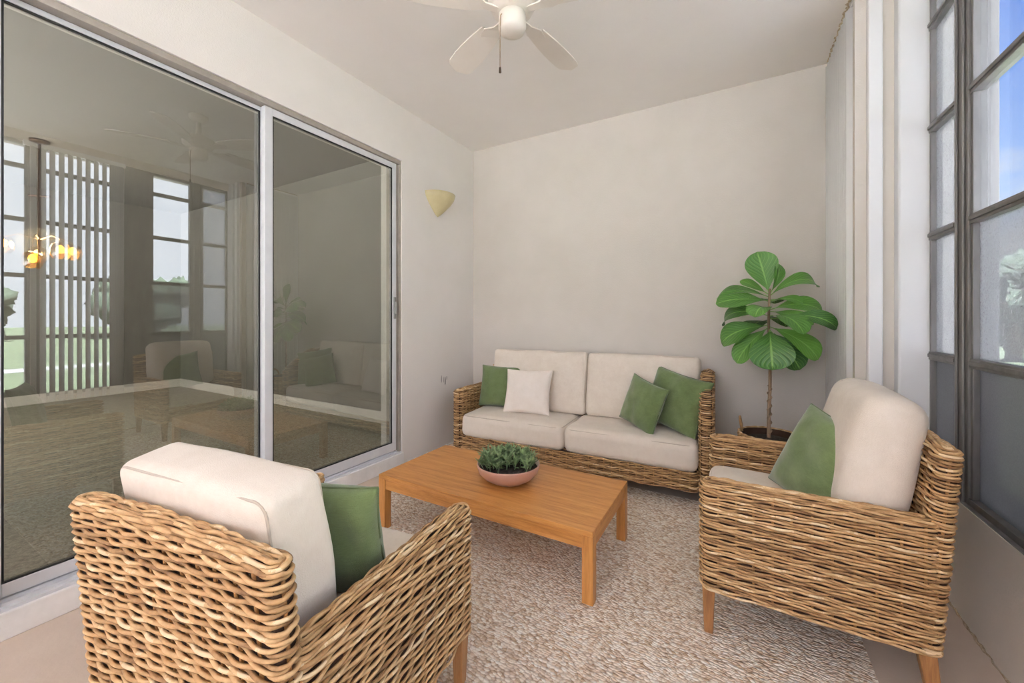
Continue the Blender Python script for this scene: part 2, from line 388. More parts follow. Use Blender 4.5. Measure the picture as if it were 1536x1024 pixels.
# ---- inner room seen through the glass
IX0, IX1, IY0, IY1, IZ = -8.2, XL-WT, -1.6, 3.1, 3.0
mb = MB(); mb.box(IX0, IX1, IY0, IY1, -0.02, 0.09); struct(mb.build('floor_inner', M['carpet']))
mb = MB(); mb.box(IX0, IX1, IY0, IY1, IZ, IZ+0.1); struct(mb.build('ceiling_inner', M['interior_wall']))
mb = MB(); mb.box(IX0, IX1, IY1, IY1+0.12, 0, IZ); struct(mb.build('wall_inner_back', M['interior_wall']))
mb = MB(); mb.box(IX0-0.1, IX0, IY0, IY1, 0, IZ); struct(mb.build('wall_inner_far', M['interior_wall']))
mb = MB(); mb.box(IX0, IX1, IY0-0.1, IY0, 0, 0.2); mb.box(IX0, IX1, IY0-0.1, IY0, 2.5, IZ); mb.box(IX0, -8.0, IY0-0.1, IY0, 0.2, 2.5); mb.box(-2.95, IX1, IY0-0.1, IY0, 0.2, 2.5); struct(mb.build('wall_inner_front', M['interior_wall']))  # wide opening added out of view so daylight reaches the carpet
mb = MB(); mb.box(IX0, IX1, IY1-0.016, IY1, 0.09, 0.22); struct(mb.build('baseboard_inner', M['baseboard'], bevel=0.004))
mb = MB(); mb.box(IX0, IX0+0.016, IY0, IY1-0.016, 0.09, 0.22); struct(mb.build('baseboard_far', M['baseboard'], bevel=0.004))

# ---- chandelier in the inner room
ch = thing('chandelier', 'small lit chandelier with amber glass shades hanging behind the glass door', 'chandelier', (-6.0, 1.124, 2.62))
mb = MB(); mb.lathe([(0, 0.378), (0.07, 0.378), (0.07, 0.36), (0.02, 0.34), (0, 0.34)], 24); mb.build('canopy', M['bronze'], ch, smooth=True)
mb = MB(); mb.tube([(0,0,0.35), (0,0,-0.20), (0,0,-0.78)], 0.012, 8); mb.build('rod', M['bronze'], ch)
mb = MB(); mb.tube([(-0.05,-0.06,-0.17), (0,0,-0.17), (0.05,0.06,-0.17)], 0.012, 8); mb.build('crossbar', M['bronze'], ch)
for i in range(5):
    a = i*2*math.pi/5 + 0.5; rr = (0.21, 0.24, 0.2, 0.23, 0.08)[i]; zz = (-0.70, -0.68, -0.72, -0.66, -0.80)[i]
    c = (rr*math.cos(a), rr*math.sin(a))
    mb = MB(); mb.tube([(0,0,-0.6), (c[0]*0.6, c[1]*0.6, -0.56), (c[0], c[1], -0.6), (c[0], c[1], zz+0.06)], 0.006, 6); mb.build('arm', M['brass'], ch)
    mb = MB(); mb.lathe([(0.02, 0.07), (0.06, 0.05), (0.075, 0.0), (0.07, -0.06), (0.05, -0.09)], 16, (c[0], c[1], zz)); sh = mb.build('glass_shade', M['amber'], ch, smooth=True)
    mb = MB(); mb.lathe([(0, 0.045), (0.022, 0.03), (0.032, 0), (0.022, -0.03), (0, -0.04)], 12, (c[0], c[1], zz)); mb.build('bulb', M['bulb'], sh, smooth=True)

# ------------------------------------------------------------------ wicker
def rrect(hx, hy, r, ds):
    """closed rounded rectangle, points and outward normals evenly spaced"""
    r = max(min(r, hx-1e-4, hy-1e-4), 1e-4)
    pts = []; 
    for cx, cy, a0 in ((hx-r, hy-r, 0), (-hx+r, hy-r, 90), (-hx+r, -hy+r, 180), (hx-r, -hy+r, 270)):
        for a in np.linspace(a0, a0+90, 7):
            pts.append((cx+r*math.cos(R(a)), cy+r*math.sin(R(a)), math.cos(R(a)), math.sin(R(a))))
    P = np.array(pts); P = np.vstack([P, P[:1]])
    seg = np.linalg.norm(np.diff(P[:, :2], axis=0), axis=1); S = np.concatenate([[0], np.cumsum(seg)]); Lt = S[-1]
    n = max(12, int(Lt/ds)); s = np.linspace(0, Lt, n, endpoint=False)
    Q = np.stack([np.interp(s, S, P[:, i]) for i in range(4)], 1)
    return Q, s, Lt

def wicker_slab(mb, x0, x1, y0, y1, z0, z1, lean=(0,0), rng_y=None, rng_x=None, pitch=0.0106, rad=0.0047, stake=0.057, amp=0.0054, corner=0.03, rnd=True, bow=None):
    """horizontal strands woven round a slab; x/y ranges may depend on height; rounded top"""
    T = min(x1-x0, y1-y0); tr = T/2*0.92 if rnd else 0.012
    rows = []
    nz = max(2, int((z1-tr*0.55-z0)/pitch))
    for i in range(nz+1): rows.append((z0+pitch*0.5+i*(z1-tr*0.55-z0-pitch*0.5)/nz, 0.0))
    if rnd:
        for q in range(1, 6):
            a = q/5.0*math.pi/2
            rows.append((z1-tr*0.55+tr*0.55*math.sin(a), (T/2-0.006)*(1-math.cos(a))))
    for ri, (z, ins) in enumerate(rows):
        X0, X1 = rng_x(z) if rng_x else (x0, x1); Y0, Y1 = rng_y(z) if rng_y else (y0, y1)
        f = (z-z0)/(z1-z0)
        sx, sy = lean[0]*f, lean[1]*f
        hx, hy = (X1-X0)/2-ins-rad, (Y1-Y0)/2-ins-rad
        if hx < 0.004: hx = 0.004
        if hy < 0.004: hy = 0.004
        Q, s, Lt = rrect(hx, hy, corner, 0.0075)
        per = max(2, 2*round(Lt/stake/2))
        ph = math.pi*(ri % 2) + 0.10*math.sin(ri*1.7)
        w = np.cos(s/Lt*per*math.pi+ph)
        jit = 0.0016*np.sin(s*23+ri*2.1)+0.0014*np.sin(s*61+ri*5.3)+0.0016*w
        A = amp*(0.6 if ins else 1)
        px = (X0+X1)/2+Q[:, 0]+Q[:, 2]*w*A+sx; py = (Y0+Y1)/2+Q[:, 1]+Q[:, 3]*w*A+sy
        pz = z+jit+0.0016*np.sin(s/Lt*per*math.pi*0.5+ri)
        if bow is not None: pz = pz+bow(px, py)*f
        rr = rad*(0.9+0.22*rng.random())*(1+0.08*np.sin(s*17+ri))
        tint = 0.12+0.42*rng.random()+0.12*np.sin(s*9+ri*1.3)+0.10*w
        mb.tube(np.stack([px, py, pz], 1), rr, 5, True, 0, tint)
    # core and stakes
    zt = z1-tr*0.6; c = 0.013
    zs = np.linspace(z0+0.004, zt, 10); V = []; 
    for z in zs:
        X0, X1 = rng_x(z) if rng_x else (x0, x1); Y0, Y1 = rng_y(z) if rng_y else (y0, y1)
        f = (z-z0)/(z1-z0); sx, sy = lean[0]*f, lean[1]*f
        for (a, b) in ((X0+c, Y0+c), (X1-c, Y0+c), (X1-c, Y1-c), (X0+c, Y1-c)):
            V.append((a+sx, b+sy, z+(float(bow(a, b))*f if bow is not None else 0)))
    Fc = [(3, 2, 1, 0), tuple(4*9+i for i in range(4))]
    for i in range(9):
        for q in range(4): Fc.append((i*4+q, i*4+(q+1) % 4, (i+1)*4+(q+1) % 4, (i+1)*4+q))
    mb.add(V, Fc, 1)
    X0, X1 = rng_x(z0) if rng_x else (x0, x1); Y0, Y1 = rng_y(z0) if rng_y else (y0, y1)
    hx, hy = (X1-X0)/2-0.0115, (Y1-Y0)/2-0.0115
    Q, s, Lt = rrect(hx, hy, corner, 0.004); per = max(2, 2*round(Lt/stake/2))
    for k in range(per):
        i = int((k+0.0)/per*len(Q)) % len(Q)
        bx, by = (X0+X1)/2+Q[i, 0], (Y0+Y1)/2+Q[i, 1]
        top = z1-tr*0.6
        if rng_y:
            for z in np.linspace(z0, top, 40):
                ya, yb = rng_y(z)
                if by < ya or by > yb: top = z-0.02; break
        P = []
        for z in np.linspace(z0+0.002, top, 8):
            f = (z-z0)/(z1-z0); P.append((bx+lean[0]*f, by+lean[1]*f, z+(float(bow(bx, by))*f if bow is not None else 0)))
        if top > z0+0.03: mb.tube(P, 0.0042, 5, False, 2, 0.4)
WM = [M['wicker'], M['wicker_core'], M['stake']]

# ------------------------------------------------------------------ cushions
def cushion_mesh(w, d, h, r=0.045, crown=0.02, side=0.008, seed=0, nz=None):
    """soft box, bottom centre at the origin"""
    def ax(L_, r_):
        a = [-L_/2+r_*(1-math.cos(t)) for t in np.linspace(0, math.pi/2, 5)]
        mid = list(np.linspace(-L_/2+r_, L_/2-r_, 14))[1:-1]
        return a+mid+[-v for v in a[::-1]]
    X, Y, Z = ax(w, r), ax(d, r), ax(h, min(r, h/2*0.98))
    idx = {}; V = []; F = []
    def vid(i, j, k):
        key = (i, j, k)
        if key not in idx:
            p = np.array([X[i], Y[j], Z[k]]); rr = min(r, h/2*0.98)
            inn = np.array([max(-w/2+r, min(w/2-r, p[0])), max(-d/2+r, min(d/2-r, p[1])), max(-h/2+rr, min(h/2-rr, p[2]))])
            dv = p-inn; l = np.linalg.norm(dv)
            q = inn+dv/l*rr if l > 1e-9 else p
            a, b, c = q[0]/(w/2), q[1]/(d/2), q[2]/(h/2)
            ga, gb, gc = max(0, 1-a*a), max(0, 1-b*b), max(0, 1-c*c)
            q[2] += crown*c*(ga*gb)**0.6
            q[0] += side*a*(gb*gc)**0.7; q[1] += side*b*(ga*gc)**0.7
            nn = mnoise.noise(Vector((q[0]*5+seed*3.1, q[1]*5+seed, q[2]*5)))*0.006
            q += np.array([a, b, c])*nn
            idx[key] = len(V); V.append((q[0], q[1], q[2]+h/2))
        return idx[key]
    nx, ny, nz_ = len(X)-1, len(Y)-1, len(Z)-1
    for i in range(nx):
        for j in range(ny):
            F.append((vid(i,j,0), vid(i,j+1,0), vid(i+1,j+1,0), vid(i+1,j,0)))
            F.append((vid(i,j,nz_), vid(i+1,j,nz_), vid(i+1,j+1,nz_), vid(i,j+1,nz_)))
    for i in range(nx):
        for k in range(nz_):
            F.append((vid(i,0,k), vid(i+1,0,k), vid(i+1,0,k+1), vid(i,0,k+1)))
            F.append((vid(i,ny,k), vid(i,ny,k+1), vid(i+1,ny,k+1), vid(i+1,ny,k)))
    for j in range(ny):
        for k in range(nz_):
            F.append((vid(0,j,k), vid(0,j,k+1), vid(0,j+1,k+1), vid(0,j+1,k)))
            F.append((vid(nx,j,k), vid(nx,j+1,k), vid(nx,j+1,k+1), vid(nx,j,k+1)))
    return V, F
def cushion(name, w, d, h, parent, loc, rot=(0,0,0), r=0.045, crown=0.02, side=0.008, seed=0):
    V, F = cushion_mesh(w, d, h, r, crown, side, seed)
    mb = MB(); mb.add(V, F); o = mb.build(name, M['cream'], parent, smooth=True)
    o.location = loc; o.rotation_euler = rot
    s = MB(); k = r*0.30
    for zz in (h-k, k):
        Q, _, _ = rrect(w/2-k+0.001, d/2-k+0.001, r, 0.012)
        a, b = Q[:, 0]/(w/2), Q[:, 1]/(d/2)
        P = np.stack([Q[:, 0]*(1+0*a), Q[:, 1], np.full(len(Q), zz)], 1)
        s.tube(P, 0.0032, 6, True)
    s.build('piping', M['seam'], o, smooth=True)
    return o
def pillow(name, w, h, t, mat, label, cat, loc, rot, seed, seam, group=None, concave=0.07):
    n = 30; u = np.sin(np.linspace(-1, 1, n+1)*math.pi/2*0.995)/math.sin(math.pi/2*0.995)
    mb = MB(); 
    def pt(a, b, sd):
        x = w/2*a*(1-concave*(1-b*b)*abs(a)**3); z = h/2*b*(1-concave*(1-a*a)*abs(b)**3)
        g = max(0, (1-a*a)*(1-b*b)); y = sd*t/2*g**0.42
        nz = mnoise.noise(Vector((x*9+seed*7, z*9, sd*2.0+seed)))*0.012+mnoise.noise(Vector((x*22+seed*3, z*15, sd+seed)))*0.005
        y += sd*nz*min(1, g*4)
        return (x, y, z+h/2)
    for sd in (1, -1):
        V = [pt(a, b, sd) for b in u for a in u]; F = []
        for j in range(n):
            for i in range(n):
                q = (j*(n+1)+i, j*(n+1)+i+1, (j+1)*(n+1)+i+1, (j+1)*(n+1)+i)
                F.append(q if sd < 0 else q[::-1])
        mb.add(V, F)
    o = mb.build(name, M[mat], None, smooth=True)
    e = [pt(a, -1, 1) for a in u]+[pt(1, b, 1) for b in u[1:]]+[pt(a, 1, 1) for a in u[::-1][1:]]+[pt(-1, b, 1) for b in u[::-1][1:-1]]
    s = MB(); s.tube(e, 0.0035, 6, True); s.build('piping', M[seam], o, smooth=True)
    o.location = loc; o.rotation_euler = rot
    return tag(o, label, cat, group)

# ------------------------------------------------------------------ armchair
BZ = 0.18
def make_armchair(label, cush, bh):
    t = thing('wicker_armchair', label, 'armchair', group='wicker armchairs round the coffee table')
    mb = MB(); bow = lambda x, y: 0.010*(1-(np.asarray(x)/0.375)**2)
    wicker_slab(mb, -0.373, 0.373, -0.342, -0.278, BZ, bh, lean=(0, -0.048), bow=bow)
    mb.build('backrest', WM, t, smooth=True)
    for s in (-1, 1):
        mb = MB(); x0, x1 = (0.300, 0.377) if s > 0 else (-0.377, -0.300)
        wicker_slab(mb, x0, x1, -0.338, 0.35, BZ, 0.605, corner=0.034)
        mb.build('armrest', WM, t, smooth=True)
    mb = MB(); wicker_slab(mb, -0.297, 0.297, 0.27, 0.335, BZ, 0.335, rnd=False)
    mb.build('front_apron', WM, t, smooth=True)
    mb = MB(); mb.box(-0.299, 0.299, -0.25, 0.27, BZ+0.02, 0.315); mb.build('seat_deck', M['wicker_core'], t)
    cushion('seat_cushion', 0.59, 0.60, 0.14, t, (0, 0.045, 0.32), (0,0,0), 0.045, 0.018, 0.004, 1)
    w_, h_, d_, r_, c_, z_, y_, tl, xo = cush
    cushion('back_cushion', w_, h_, d_, t, (xo, y_, z_), (R(tl), 0, 0), r_, c_, 0.008, 2)
    for sx in (-1, 1):
        for sy in (1, -1):
            mb = MB(); yy = 0.318 if sy > 0 else -0.30
            mb.taper((sx*0.338, yy-(0.03 if sy < 0 else 0), 0.0), (sx*0.338, yy, BZ+0.03), 0.016, 0.024)
            mb.build('leg', M['chairleg'], t, bevel=0.004)
    return t
RUGZ = 0.006
chL = make_armchair('wicker armchair in the foreground, seen from behind, standing beside the glass door', (0.57, 0.45, 0.15, 0.03, 0.012, 0.645, -0.285, -81, -0.03), 0.795)
chL.location = (-1.123, 0.74, RUGZ); chL.rotation_euler = (0, 0, R(6.5))
chR = make_armchair('wicker armchair seen from its side, backed up to the window wall', (0.58, 0.50, 0.17, 0.06, 0.034, 0.70, -0.300, -79, 0.0), 0.83)
chR.location = (0.22, 2.10, RUGZ); chR.rotation_euler = (0, 0, R(90))

# ------------------------------------------------------------------ sofa
SW, SD = 2.06, 0.62
sofa = thing('wicker_sofa', 'two-seat wicker sofa with cream cushions against the back wall', 'sofa', (-1.17, 3.135, RUGZ), (0, 0, R(180+2.2)))
def arm_rng(z):
    if z < 0.59: return (-SD/2, SD/2)
    f = min(1, (z-0.59)/0.25); return (-SD/2, SD/2-0.015-0.33*f**1.25)
for s in (-1, 1):
    mb = MB(); x0, x1 = (SW/2-0.09, SW/2) if s > 0 else (-SW/2, -SW/2+0.09)
    wicker_slab(mb, x0, x1, -SD/2, SD/2, 0.09, 0.61 if s > 0 else 0.84, rng_y=None if s > 0 else arm_rng, corner=0.04)
    mb.build('armrest', WM, sofa, smooth=True)
mb = MB(); wicker_slab(mb, -SW/2+0.088, SW/2-0.088, -SD/2, -SD/2+0.07, 0.09, 0.78); mb.build('backrest', WM, sofa, smooth=True)
mb = MB(); wicker_slab(mb, -SW/2+0.088, SW/2-0.088, SD/2-0.075, SD/2-0.005, 0.09, 0.225, rnd=False); mb.build('front_apron', WM, sofa, smooth=True)
mb = MB(); mb.box(-SW/2+0.09, SW/2-0.09, -SD/2+0.07, SD/2-0.075, 0.1, 0.215); mb.build('seat_deck', M['wicker_core'], sofa)
for i, s in enumerate((1, -1)):
    cushion('seat_cushion', 0.935, 0.56, 0.19, sofa, (s*0.469, 0.035, 0.218), (0,0,0), 0.05, 0.016, 0.003, 4+i)
    cushion('back_cushion', (0.915, 0.875)[i], 0.53, 0.15, sofa, ((0.405, -0.497)[i], -0.262, 0.662), (R(-82), 0, 0), 0.035, 0.03, 0.002, 8+i)
for sx in (-1, 1):
    for sy in (-1, 1):
        mb = MB(); mb.taper((sx*(SW/2-0.05), sy*(SD/2-0.05), 0.0), (sx*(SW/2-0.05), sy*(SD/2-0.05), 0.11), 0.02, 0.026); mb.build('leg', M['chairleg'], sofa, bevel=0.003)

# ------------------------------------------------------------------ throw pillows
G = 'green cushions on the sofa'
def world(root, x, y, z):
    return Matrix.LocRotScale(root.location, root.rotation_euler, None) @ Vector((x, y, z))
def put(root, x, y, z, lean, yaw, roll=0.0):
    """local seat of a thing -> location and rotation leaning back onto its backrest"""
    p = world(root, x, y, z)
    m = Matrix.Rotation(root.rotation_euler.z+yaw, 4, 'Z') @ Matrix.Rotation(lean, 4, 'X') @ Matrix.Rotation(roll, 4, 'Y')
    return tuple(p), m.to_euler()
l, r = put(sofa, 0.74, -0.02, 0.42, R(14), R(4), R(0))
pillow('throw_pillow', 0.42, 0.38, 0.13, 'green', 'green square pillow at the left end of the sofa, half behind the white pillow', 'pillow', l, r, 1, 'green_seam', G)
l, r = put(sofa, 0.41, 0.10, 0.42, R(18), R(4), R(1))
pillow('throw_pillow', 0.42, 0.38, 0.13, 'offwhite', 'white square pillow standing on the sofa seat', 'pillow', l, r, 2, 'offwhite')
l, r = put(sofa, -0.50, 0.115, 0.43, R(14), R(-36), R(-12))
pillow('throw_pillow', 0.36, 0.36, 0.13, 'green', 'smaller green pillow in front, near the middle of the sofa', 'pillow', l, r, 3, 'green_seam', G)
l, r = put(sofa, -0.715, 0.05, 0.43, R(16), R(-28), R(-10))
pillow('throw_pillow', 0.46, 0.42, 0.15, 'green', 'larger green pillow leaning against the right arm of the sofa', 'pillow', l, r, 4, 'green_seam', G)
l, r = put(chL, 0.085, -0.005, 0.462, R(14), R(14), R(0))
pillow('throw_pillow', 0.40, 0.345, 0.14, 'green', 'green pillow on the foreground armchair beside the glass door', 'pillow', l, r, 5, 'green_seam')
l, r = put(chR, -0.09, -0.03, 0.455, R(20), R(40), R(-14))
pillow('throw_pillow', 0.44, 0.39, 0.18, 'green', 'green pillow on the armchair by the window', 'pillow', l, r, 6, 'green_seam')

# ------------------------------------------------------------------ coffee table
TX0, TX1, TY0, TY1, TZ = -1.845, -0.54, 1.66, 2.28, 0.325
ct = thing('coffee_table', 'low rectangular oak coffee table standing on the rug', 'coffee table', ((TX0+TX1)/2, (TY0+TY1)/2, RUGZ))
hx, hy = (TX1-TX0)/2, (TY1-TY0)/2; TT = TZ-RUGZ
mb = MB(); mb.box(-hx, hx, -hy, hy, TT-0.024, TT); mb.build('tabletop', M['oak_top'], ct, bevel=0.003)
for sx in (-1, 1):
    for sy in (-1, 1):
        mb = MB(); mb.box(sx*hx-(0.05 if sx > 0 else 0), sx*hx+(0.05 if sx < 0 else 0), sy*hy-(0.05 if sy > 0 else 0), sy*hy+(0.05 if sy < 0 else 0), 0, TT-0.024)
        mb.build('leg', M['oak_leg'], ct, bevel=0.002)
for s in (-1, 1):
    y0, y1 = (hy-0.028, hy-0.004) if s > 0 else (-hy+0.004, -hy+0.028)
    mb = MB(); mb.box(-hx+0.05, hx-0.05, y0, y1, TT-0.082, TT-0.024); mb.build('apron', M['oak_top'], ct, bevel=0.002)
    x0, x1 = (hx-0.028, hx-0.004) if s > 0 else (-hx+0.004, -hx+0.028)
    mb = MB(); mb.box(x0, x1, -hy+0.05, hy-0.05, TT-0.082, TT-0.024); mb.build('apron', M['oak_side'], ct, bevel=0.002)

# ------------------------------------------------------------------ leaves
def leaf(mb, base, d, nrm, length, width, droop=0.3, tint=0.5, fold=0.15, wave=0.02, shape='fig', nu=7, nv=14, seed=0):
    """leaf blade growing from base along d, upper side nrm"""
    d = Vector(d).normalized(); n = Vector(nrm); n = (n-n.dot(d)*d).normalized(); s = d.cross(n)
    V = []; UV = []
    pos = Vector(base); ang = 0.0
    for j in range(nv+1):
        t = j/nv
        if shape == 'fig':
            wv = max(0.10*(1-t), math.sin(math.pi*t**1.45)**0.62*(0.72+0.28*t)) if 0 < t < 1 else (0.06 if t == 0 else 0.0)
        else:
            wv = math.sin(math.pi*t**0.7)**0.8 if 0 < t < 1 else 0.0
        ca, sa = math.cos(ang), math.sin(ang)
        dd = d*ca-n*sa; nn = n*ca+d*sa
        for i in range(nu+1):
            u = -1+2*i/nu
            off = s*(u*wv*width/2)+nn*(fold*abs(u)**1.5*wv*width/2+wave*length*math.sin(t*9+seed+u*1.5)*abs(u)*wv)
            V.append(pos+off); UV.append((u, t))
        pos = pos+dd*(length/nv); ang += droop/nv*2*(0.3+t)
    F = [(j*(nu+1)+i, j*(nu+1)+i+1, (j+1)*(nu+1)+i+1, (j+1)*(nu+1)+i) for j in range(nv) for i in range(nu)]
    mb.add([tuple(v) for v in V], F, 0, tint, UV)

# bowl of greenery on the table
bx, by = -1.13, 1.955
pb = thing('potted_plant', 'pink clay bowl of small green succulents on the coffee table', 'plant', (bx, by, TZ))
mb = MB(); mb.lathe([(0, 0), (0.075, 0), (0.095, 0.004), (0.14, 0.03), (0.168, 0.06), (0.178, 0.095), (0.178, 0.102), (0.174, 0.104)], 48); mb.lathe([(0.174, 0.104), (0.17, 0.1), (0.16, 0.06), (0.13, 0.04), (0, 0.035)], 48, mat=1)
mb.build('bowl', [M['bowl'], M['bowl_in']], pb, smooth=True)
mb = MB(); mb.lathe([(0.166, 0.078), (0.1, 0.092), (0, 0.098)], 32); mb.build('soil', M['soil'], pb, smooth=True)
mb = MB()
for i in range(70):
    a = rng.random()*6.283; rr = 0.148*math.sqrt(rng.random()); c = Vector((rr*math.cos(a), rr*math.sin(a), 0.088))
    hgt = 0.035+0.05*(1-rr/0.15)*rng.uniform(0.6, 1.2)
    top = c+Vector((rng.uniform(-0.01, 0.01)+math.cos(a)*rr*0.12, rng.uniform(-0.01, 0.01)+math.sin(a)*rr*0.12, hgt))
    mb.tube([tuple(c), tuple(top)], 0.002, 4, mat=0, tint=0.1)
    for q in range(11):
        b_ = q*2.4+rng.random(); el = rng.uniform(0.15, 1.25)
        f = rng.uniform(0.35, 1.0)
        p0 = c.lerp(top, f)
        leaf(mb, p0, (math.cos(b_)*math.cos(el), math.sin(b_)*math.cos(el), math.sin(el)), (0, 0.01, 1), rng.uniform(0.032, 0.062), rng.uniform(0.012, 0.019), rng.uniform(-0.5, 0.5), f*0.7+rng.uniform(-0.2, 0.3), 0.4, 0.0, 'blade', 2, 5)
mb.build('foliage', M['succ'], pb, smooth=True, uv=True)

# fiddle-leaf fig
px_, py_ = 0.185, 3.12
fig = thing('potted_fig_tree', 'tall fiddle-leaf fig in a woven basket in the corner beside the sofa', 'plant', (px_, py_, 0))
mb = MB()
for i in range(36):
    z = 0.008+i*0.0135; rr = 0.13+0.045*min(1, z/0.40)
    a = np.linspace(0, 2*math.pi, 120, endpoint=False)
    w = 0.004*np.cos(a*20+math.pi*(i % 2))
    mb.tube(np.stack([(rr+w)*np.cos(a), (rr+w)*np.sin(a), np.full(120, z)], 1), 0.0075, 5, True, 0, 0.2+0.4*rng.random()+0.1*np.cos(a*20))
mb.lathe([(0, 0.005), (0.12, 0.005), (0.166, 0.40), (0.166, 0.48), (0.155, 0.48), (0.15, 0.42)], 32, mat=1)
bk = mb.build('basket', WM, fig, smooth=True)
mb = MB()
for s in (1, -1):
    mb = MB(); c = Vector((-0.165*s*0.95, 0.06*s, 0.48))
    for k in range(2):
        P = [c+Vector((-s*0.012*math.sin(t), 0.055*math.cos(t), 0.075*math.sin(t)+k*0.010)) for t in np.linspace(0, math.pi, 15)]
        mb.tube([tuple(p) for p in P], 0.008, 6, False, 0, 0.35)
    mb.build('handle', WM, bk, smooth=True)
mb = MB(); mb.lathe([(0.155, 0.44), (0.08, 0.455), (0, 0.46)], 24); mb.build('soil', M['soil'], fig, smooth=True)
mb = MB(); P = [(0.004*math.sin(z*9), 0.004*math.cos(z*7), z) for z in np.linspace(0.44, 1.44, 26)]
mb.tube(P, np.linspace(0.012, 0.007, 26), 8)
mb.tube([(0.012*math.cos(t*40), 0.012*math.sin(t*40), 0.45+0.35*t) for t in np.linspace(0, 1, 80)], 0.0045, 5)
mb.build('trunk', M['trunk'], fig, smooth=True)
# leaves: base height, azimuth (0 = to the right along the back wall), elevation, length, width, droop, tint, fold, normal
CR = Vector((0.998, -0.06, 0)); CF = Vector((-0.06, -0.998, 0))   # sideways and toward the open room
def dirv(sd, fr, up): return CR*sd+CF*fr+Vector((0, 0, up))
LV = [
 (1.40, (-0.22, 0.12, 1), (0.1, 1, 0.25), 0.285, 0.175, 0.25, 0.55),
 (1.40, (0.45, 0.1, 0.9), (0.75, 0.6, 0.4), 0.23, 0.08, 0.9, 0.65),
 (1.39, (0.8, 0.3, 0.75), (-0.25, 0.75, 0.75), 0.32, 0.12, 1.5, 0.6),
 (1.40, (-0.75, -0.3, 0.55), (0.2, 0.8, 0.6), 0.21, 0.07, 0.2, 0.85),
 (1.385, (-0.85, 0.05, 0.35), (0.2, 0.55, 0.9), 0.33, 0.12, 0.9, 0.35),
 (1.36, (-0.85, 0.35, 0.12), (0.1, 0.8, 0.7), 0.31, 0.15, 0.55, 0.55),
 (1.36, (0.8, 0.3, 0.15), (0.0, 0.7, 0.9), 0.20, 0.07, 0.9, 0.75),
 (1.30, (0.85, 0.3, 0.30), (-0.1, 0.75, 0.8), 0.30, 0.13, 1.1, 0.65),
 (1.29, (0.7, 0.5, -0.1), (0.2, 0.8, 0.8), 0.26, 0.10, 0.5, 0.7),
 (1.26, (-0.85, 0.2, 0.28), (-0.05, 0.7, 0.75), 0.34, 0.13, 1.5, 0.3),
 (1.26, (0.55, 0.75, 0.05), (0.3, 0.6, 0.9), 0.30, 0.15, 0.9, 0.55),
 (1.24, (0.85, 0.5, 0.12), (0.35, 0.75, 0.6), 0.385, 0.115, 1.1, 0.12),
 (1.20, (-0.85, 0.3, -0.12), (-0.3, 0.8, 0.6), 0.32, 0.16, 0.9, 0.35),
 (1.19, (-0.6, 0.4, -0.55), (-0.4, 0.8, 0.4), 0.31, 0.14, 0.6, 0.6),
 (1.18, (0.05, 0.62, -0.62), (0.0, 0.85, 0.45), 0.29, 0.225, 0.7, 0.3),
 (1.17, (0.50, 0.25, -0.62), (0.3, 0.8, 0.35), 0.29, 0.16, 0.4, 0.15),
 (1.19, (0.78, 0.35, -0.32), (0.35, 0.75, 0.55), 0.33, 0.14, 0.8, 0.95),
 (1.22, (-0.4, -0.8, 0.1), (0, 0.1, 1), 0.26, 0.15, 0.8, 0.3),
 (1.24, (0.35, -0.8, 0.15), (0, 0.1, 1), 0.26, 0.15, 0.8, 0.4),
 (1.33, (0.1, -0.8, 0.35), (0, 0.1, 1), 0.26, 0.14, 0.7, 0.4),
 (1.30, (-0.3, 0.85, 0.25), (0, 0.3, 1), 0.22, 0.13, 1.1, 0.6),
]
mb = MB()
for i, (z, d, n_, ln, wd, dr, ti) in enumerate(LV):
    D = dirv(*d).normalized()
    pet = 0.035 if i not in (11,) else 0.14
    b0 = Vector((0, 0, z)); b1 = b0+D*pet
    mb.tube([tuple(b0), tuple(b0.lerp(b1, 0.5)), tuple(b1)], 0.003, 5, False, 0, 0.9)
    leaf(mb, b1, D, dirv(*n_), (ln-pet)*1.06, wd*1.22, dr, ti, 0.16, 0.016, 'fig', 8, 20, i*1.7)
mb.build('foliage', M['leaf'], fig, smooth=True, uv=True)

# ------------------------------------------------------------------ rug
mb = MB(); mb.box(-2.15, 0.42, 0.60, 2.975, 0.0005, RUGZ)
tag(mb.build('area_rug', M['rug']), 'beige braided jute rug lying under the seating group', 'rug')

# ------------------------------------------------------------------ sconce
sc = thing('wall_sconce', 'half-cone cream ceramic sconce on the left wall beside the door', 'wall lamp', (XL, 2.93, 2.20))
mb = MB()
prof = [(0.004, 0.0), (0.03, 0.018), (0.075, 0.062), (0.12, 0.112), (0.152, 0.160), (0.165, 0.205), (0.157, 0.207), (0.145, 0.165), (0.112, 0.120), (0.068, 0.072), (0.0, 0.03)]
mb.lathe(prof, 28, (0.001, 0, 0), a0=-math.pi/2, a1=math.pi/2, sx=1.0, sy=1.06)
mb.build('shade', M['sconce'], sc, smooth=True)
mb = MB(); mb.box(0.0005, 0.012, -0.05, 0.05, 0.07, 0.18); mb.build('back_plate', M['fanwhite'], sc, bevel=0.003)
mb = MB(); mb.lathe([(0, 0.17), (0.02, 0.16), (0.026, 0.135), (0.014, 0.10), (0.014, 0.06), (0, 0.06)], 14, (0.055, 0, 0)); mb.build('bulb', M['white'], sc, smooth=True)

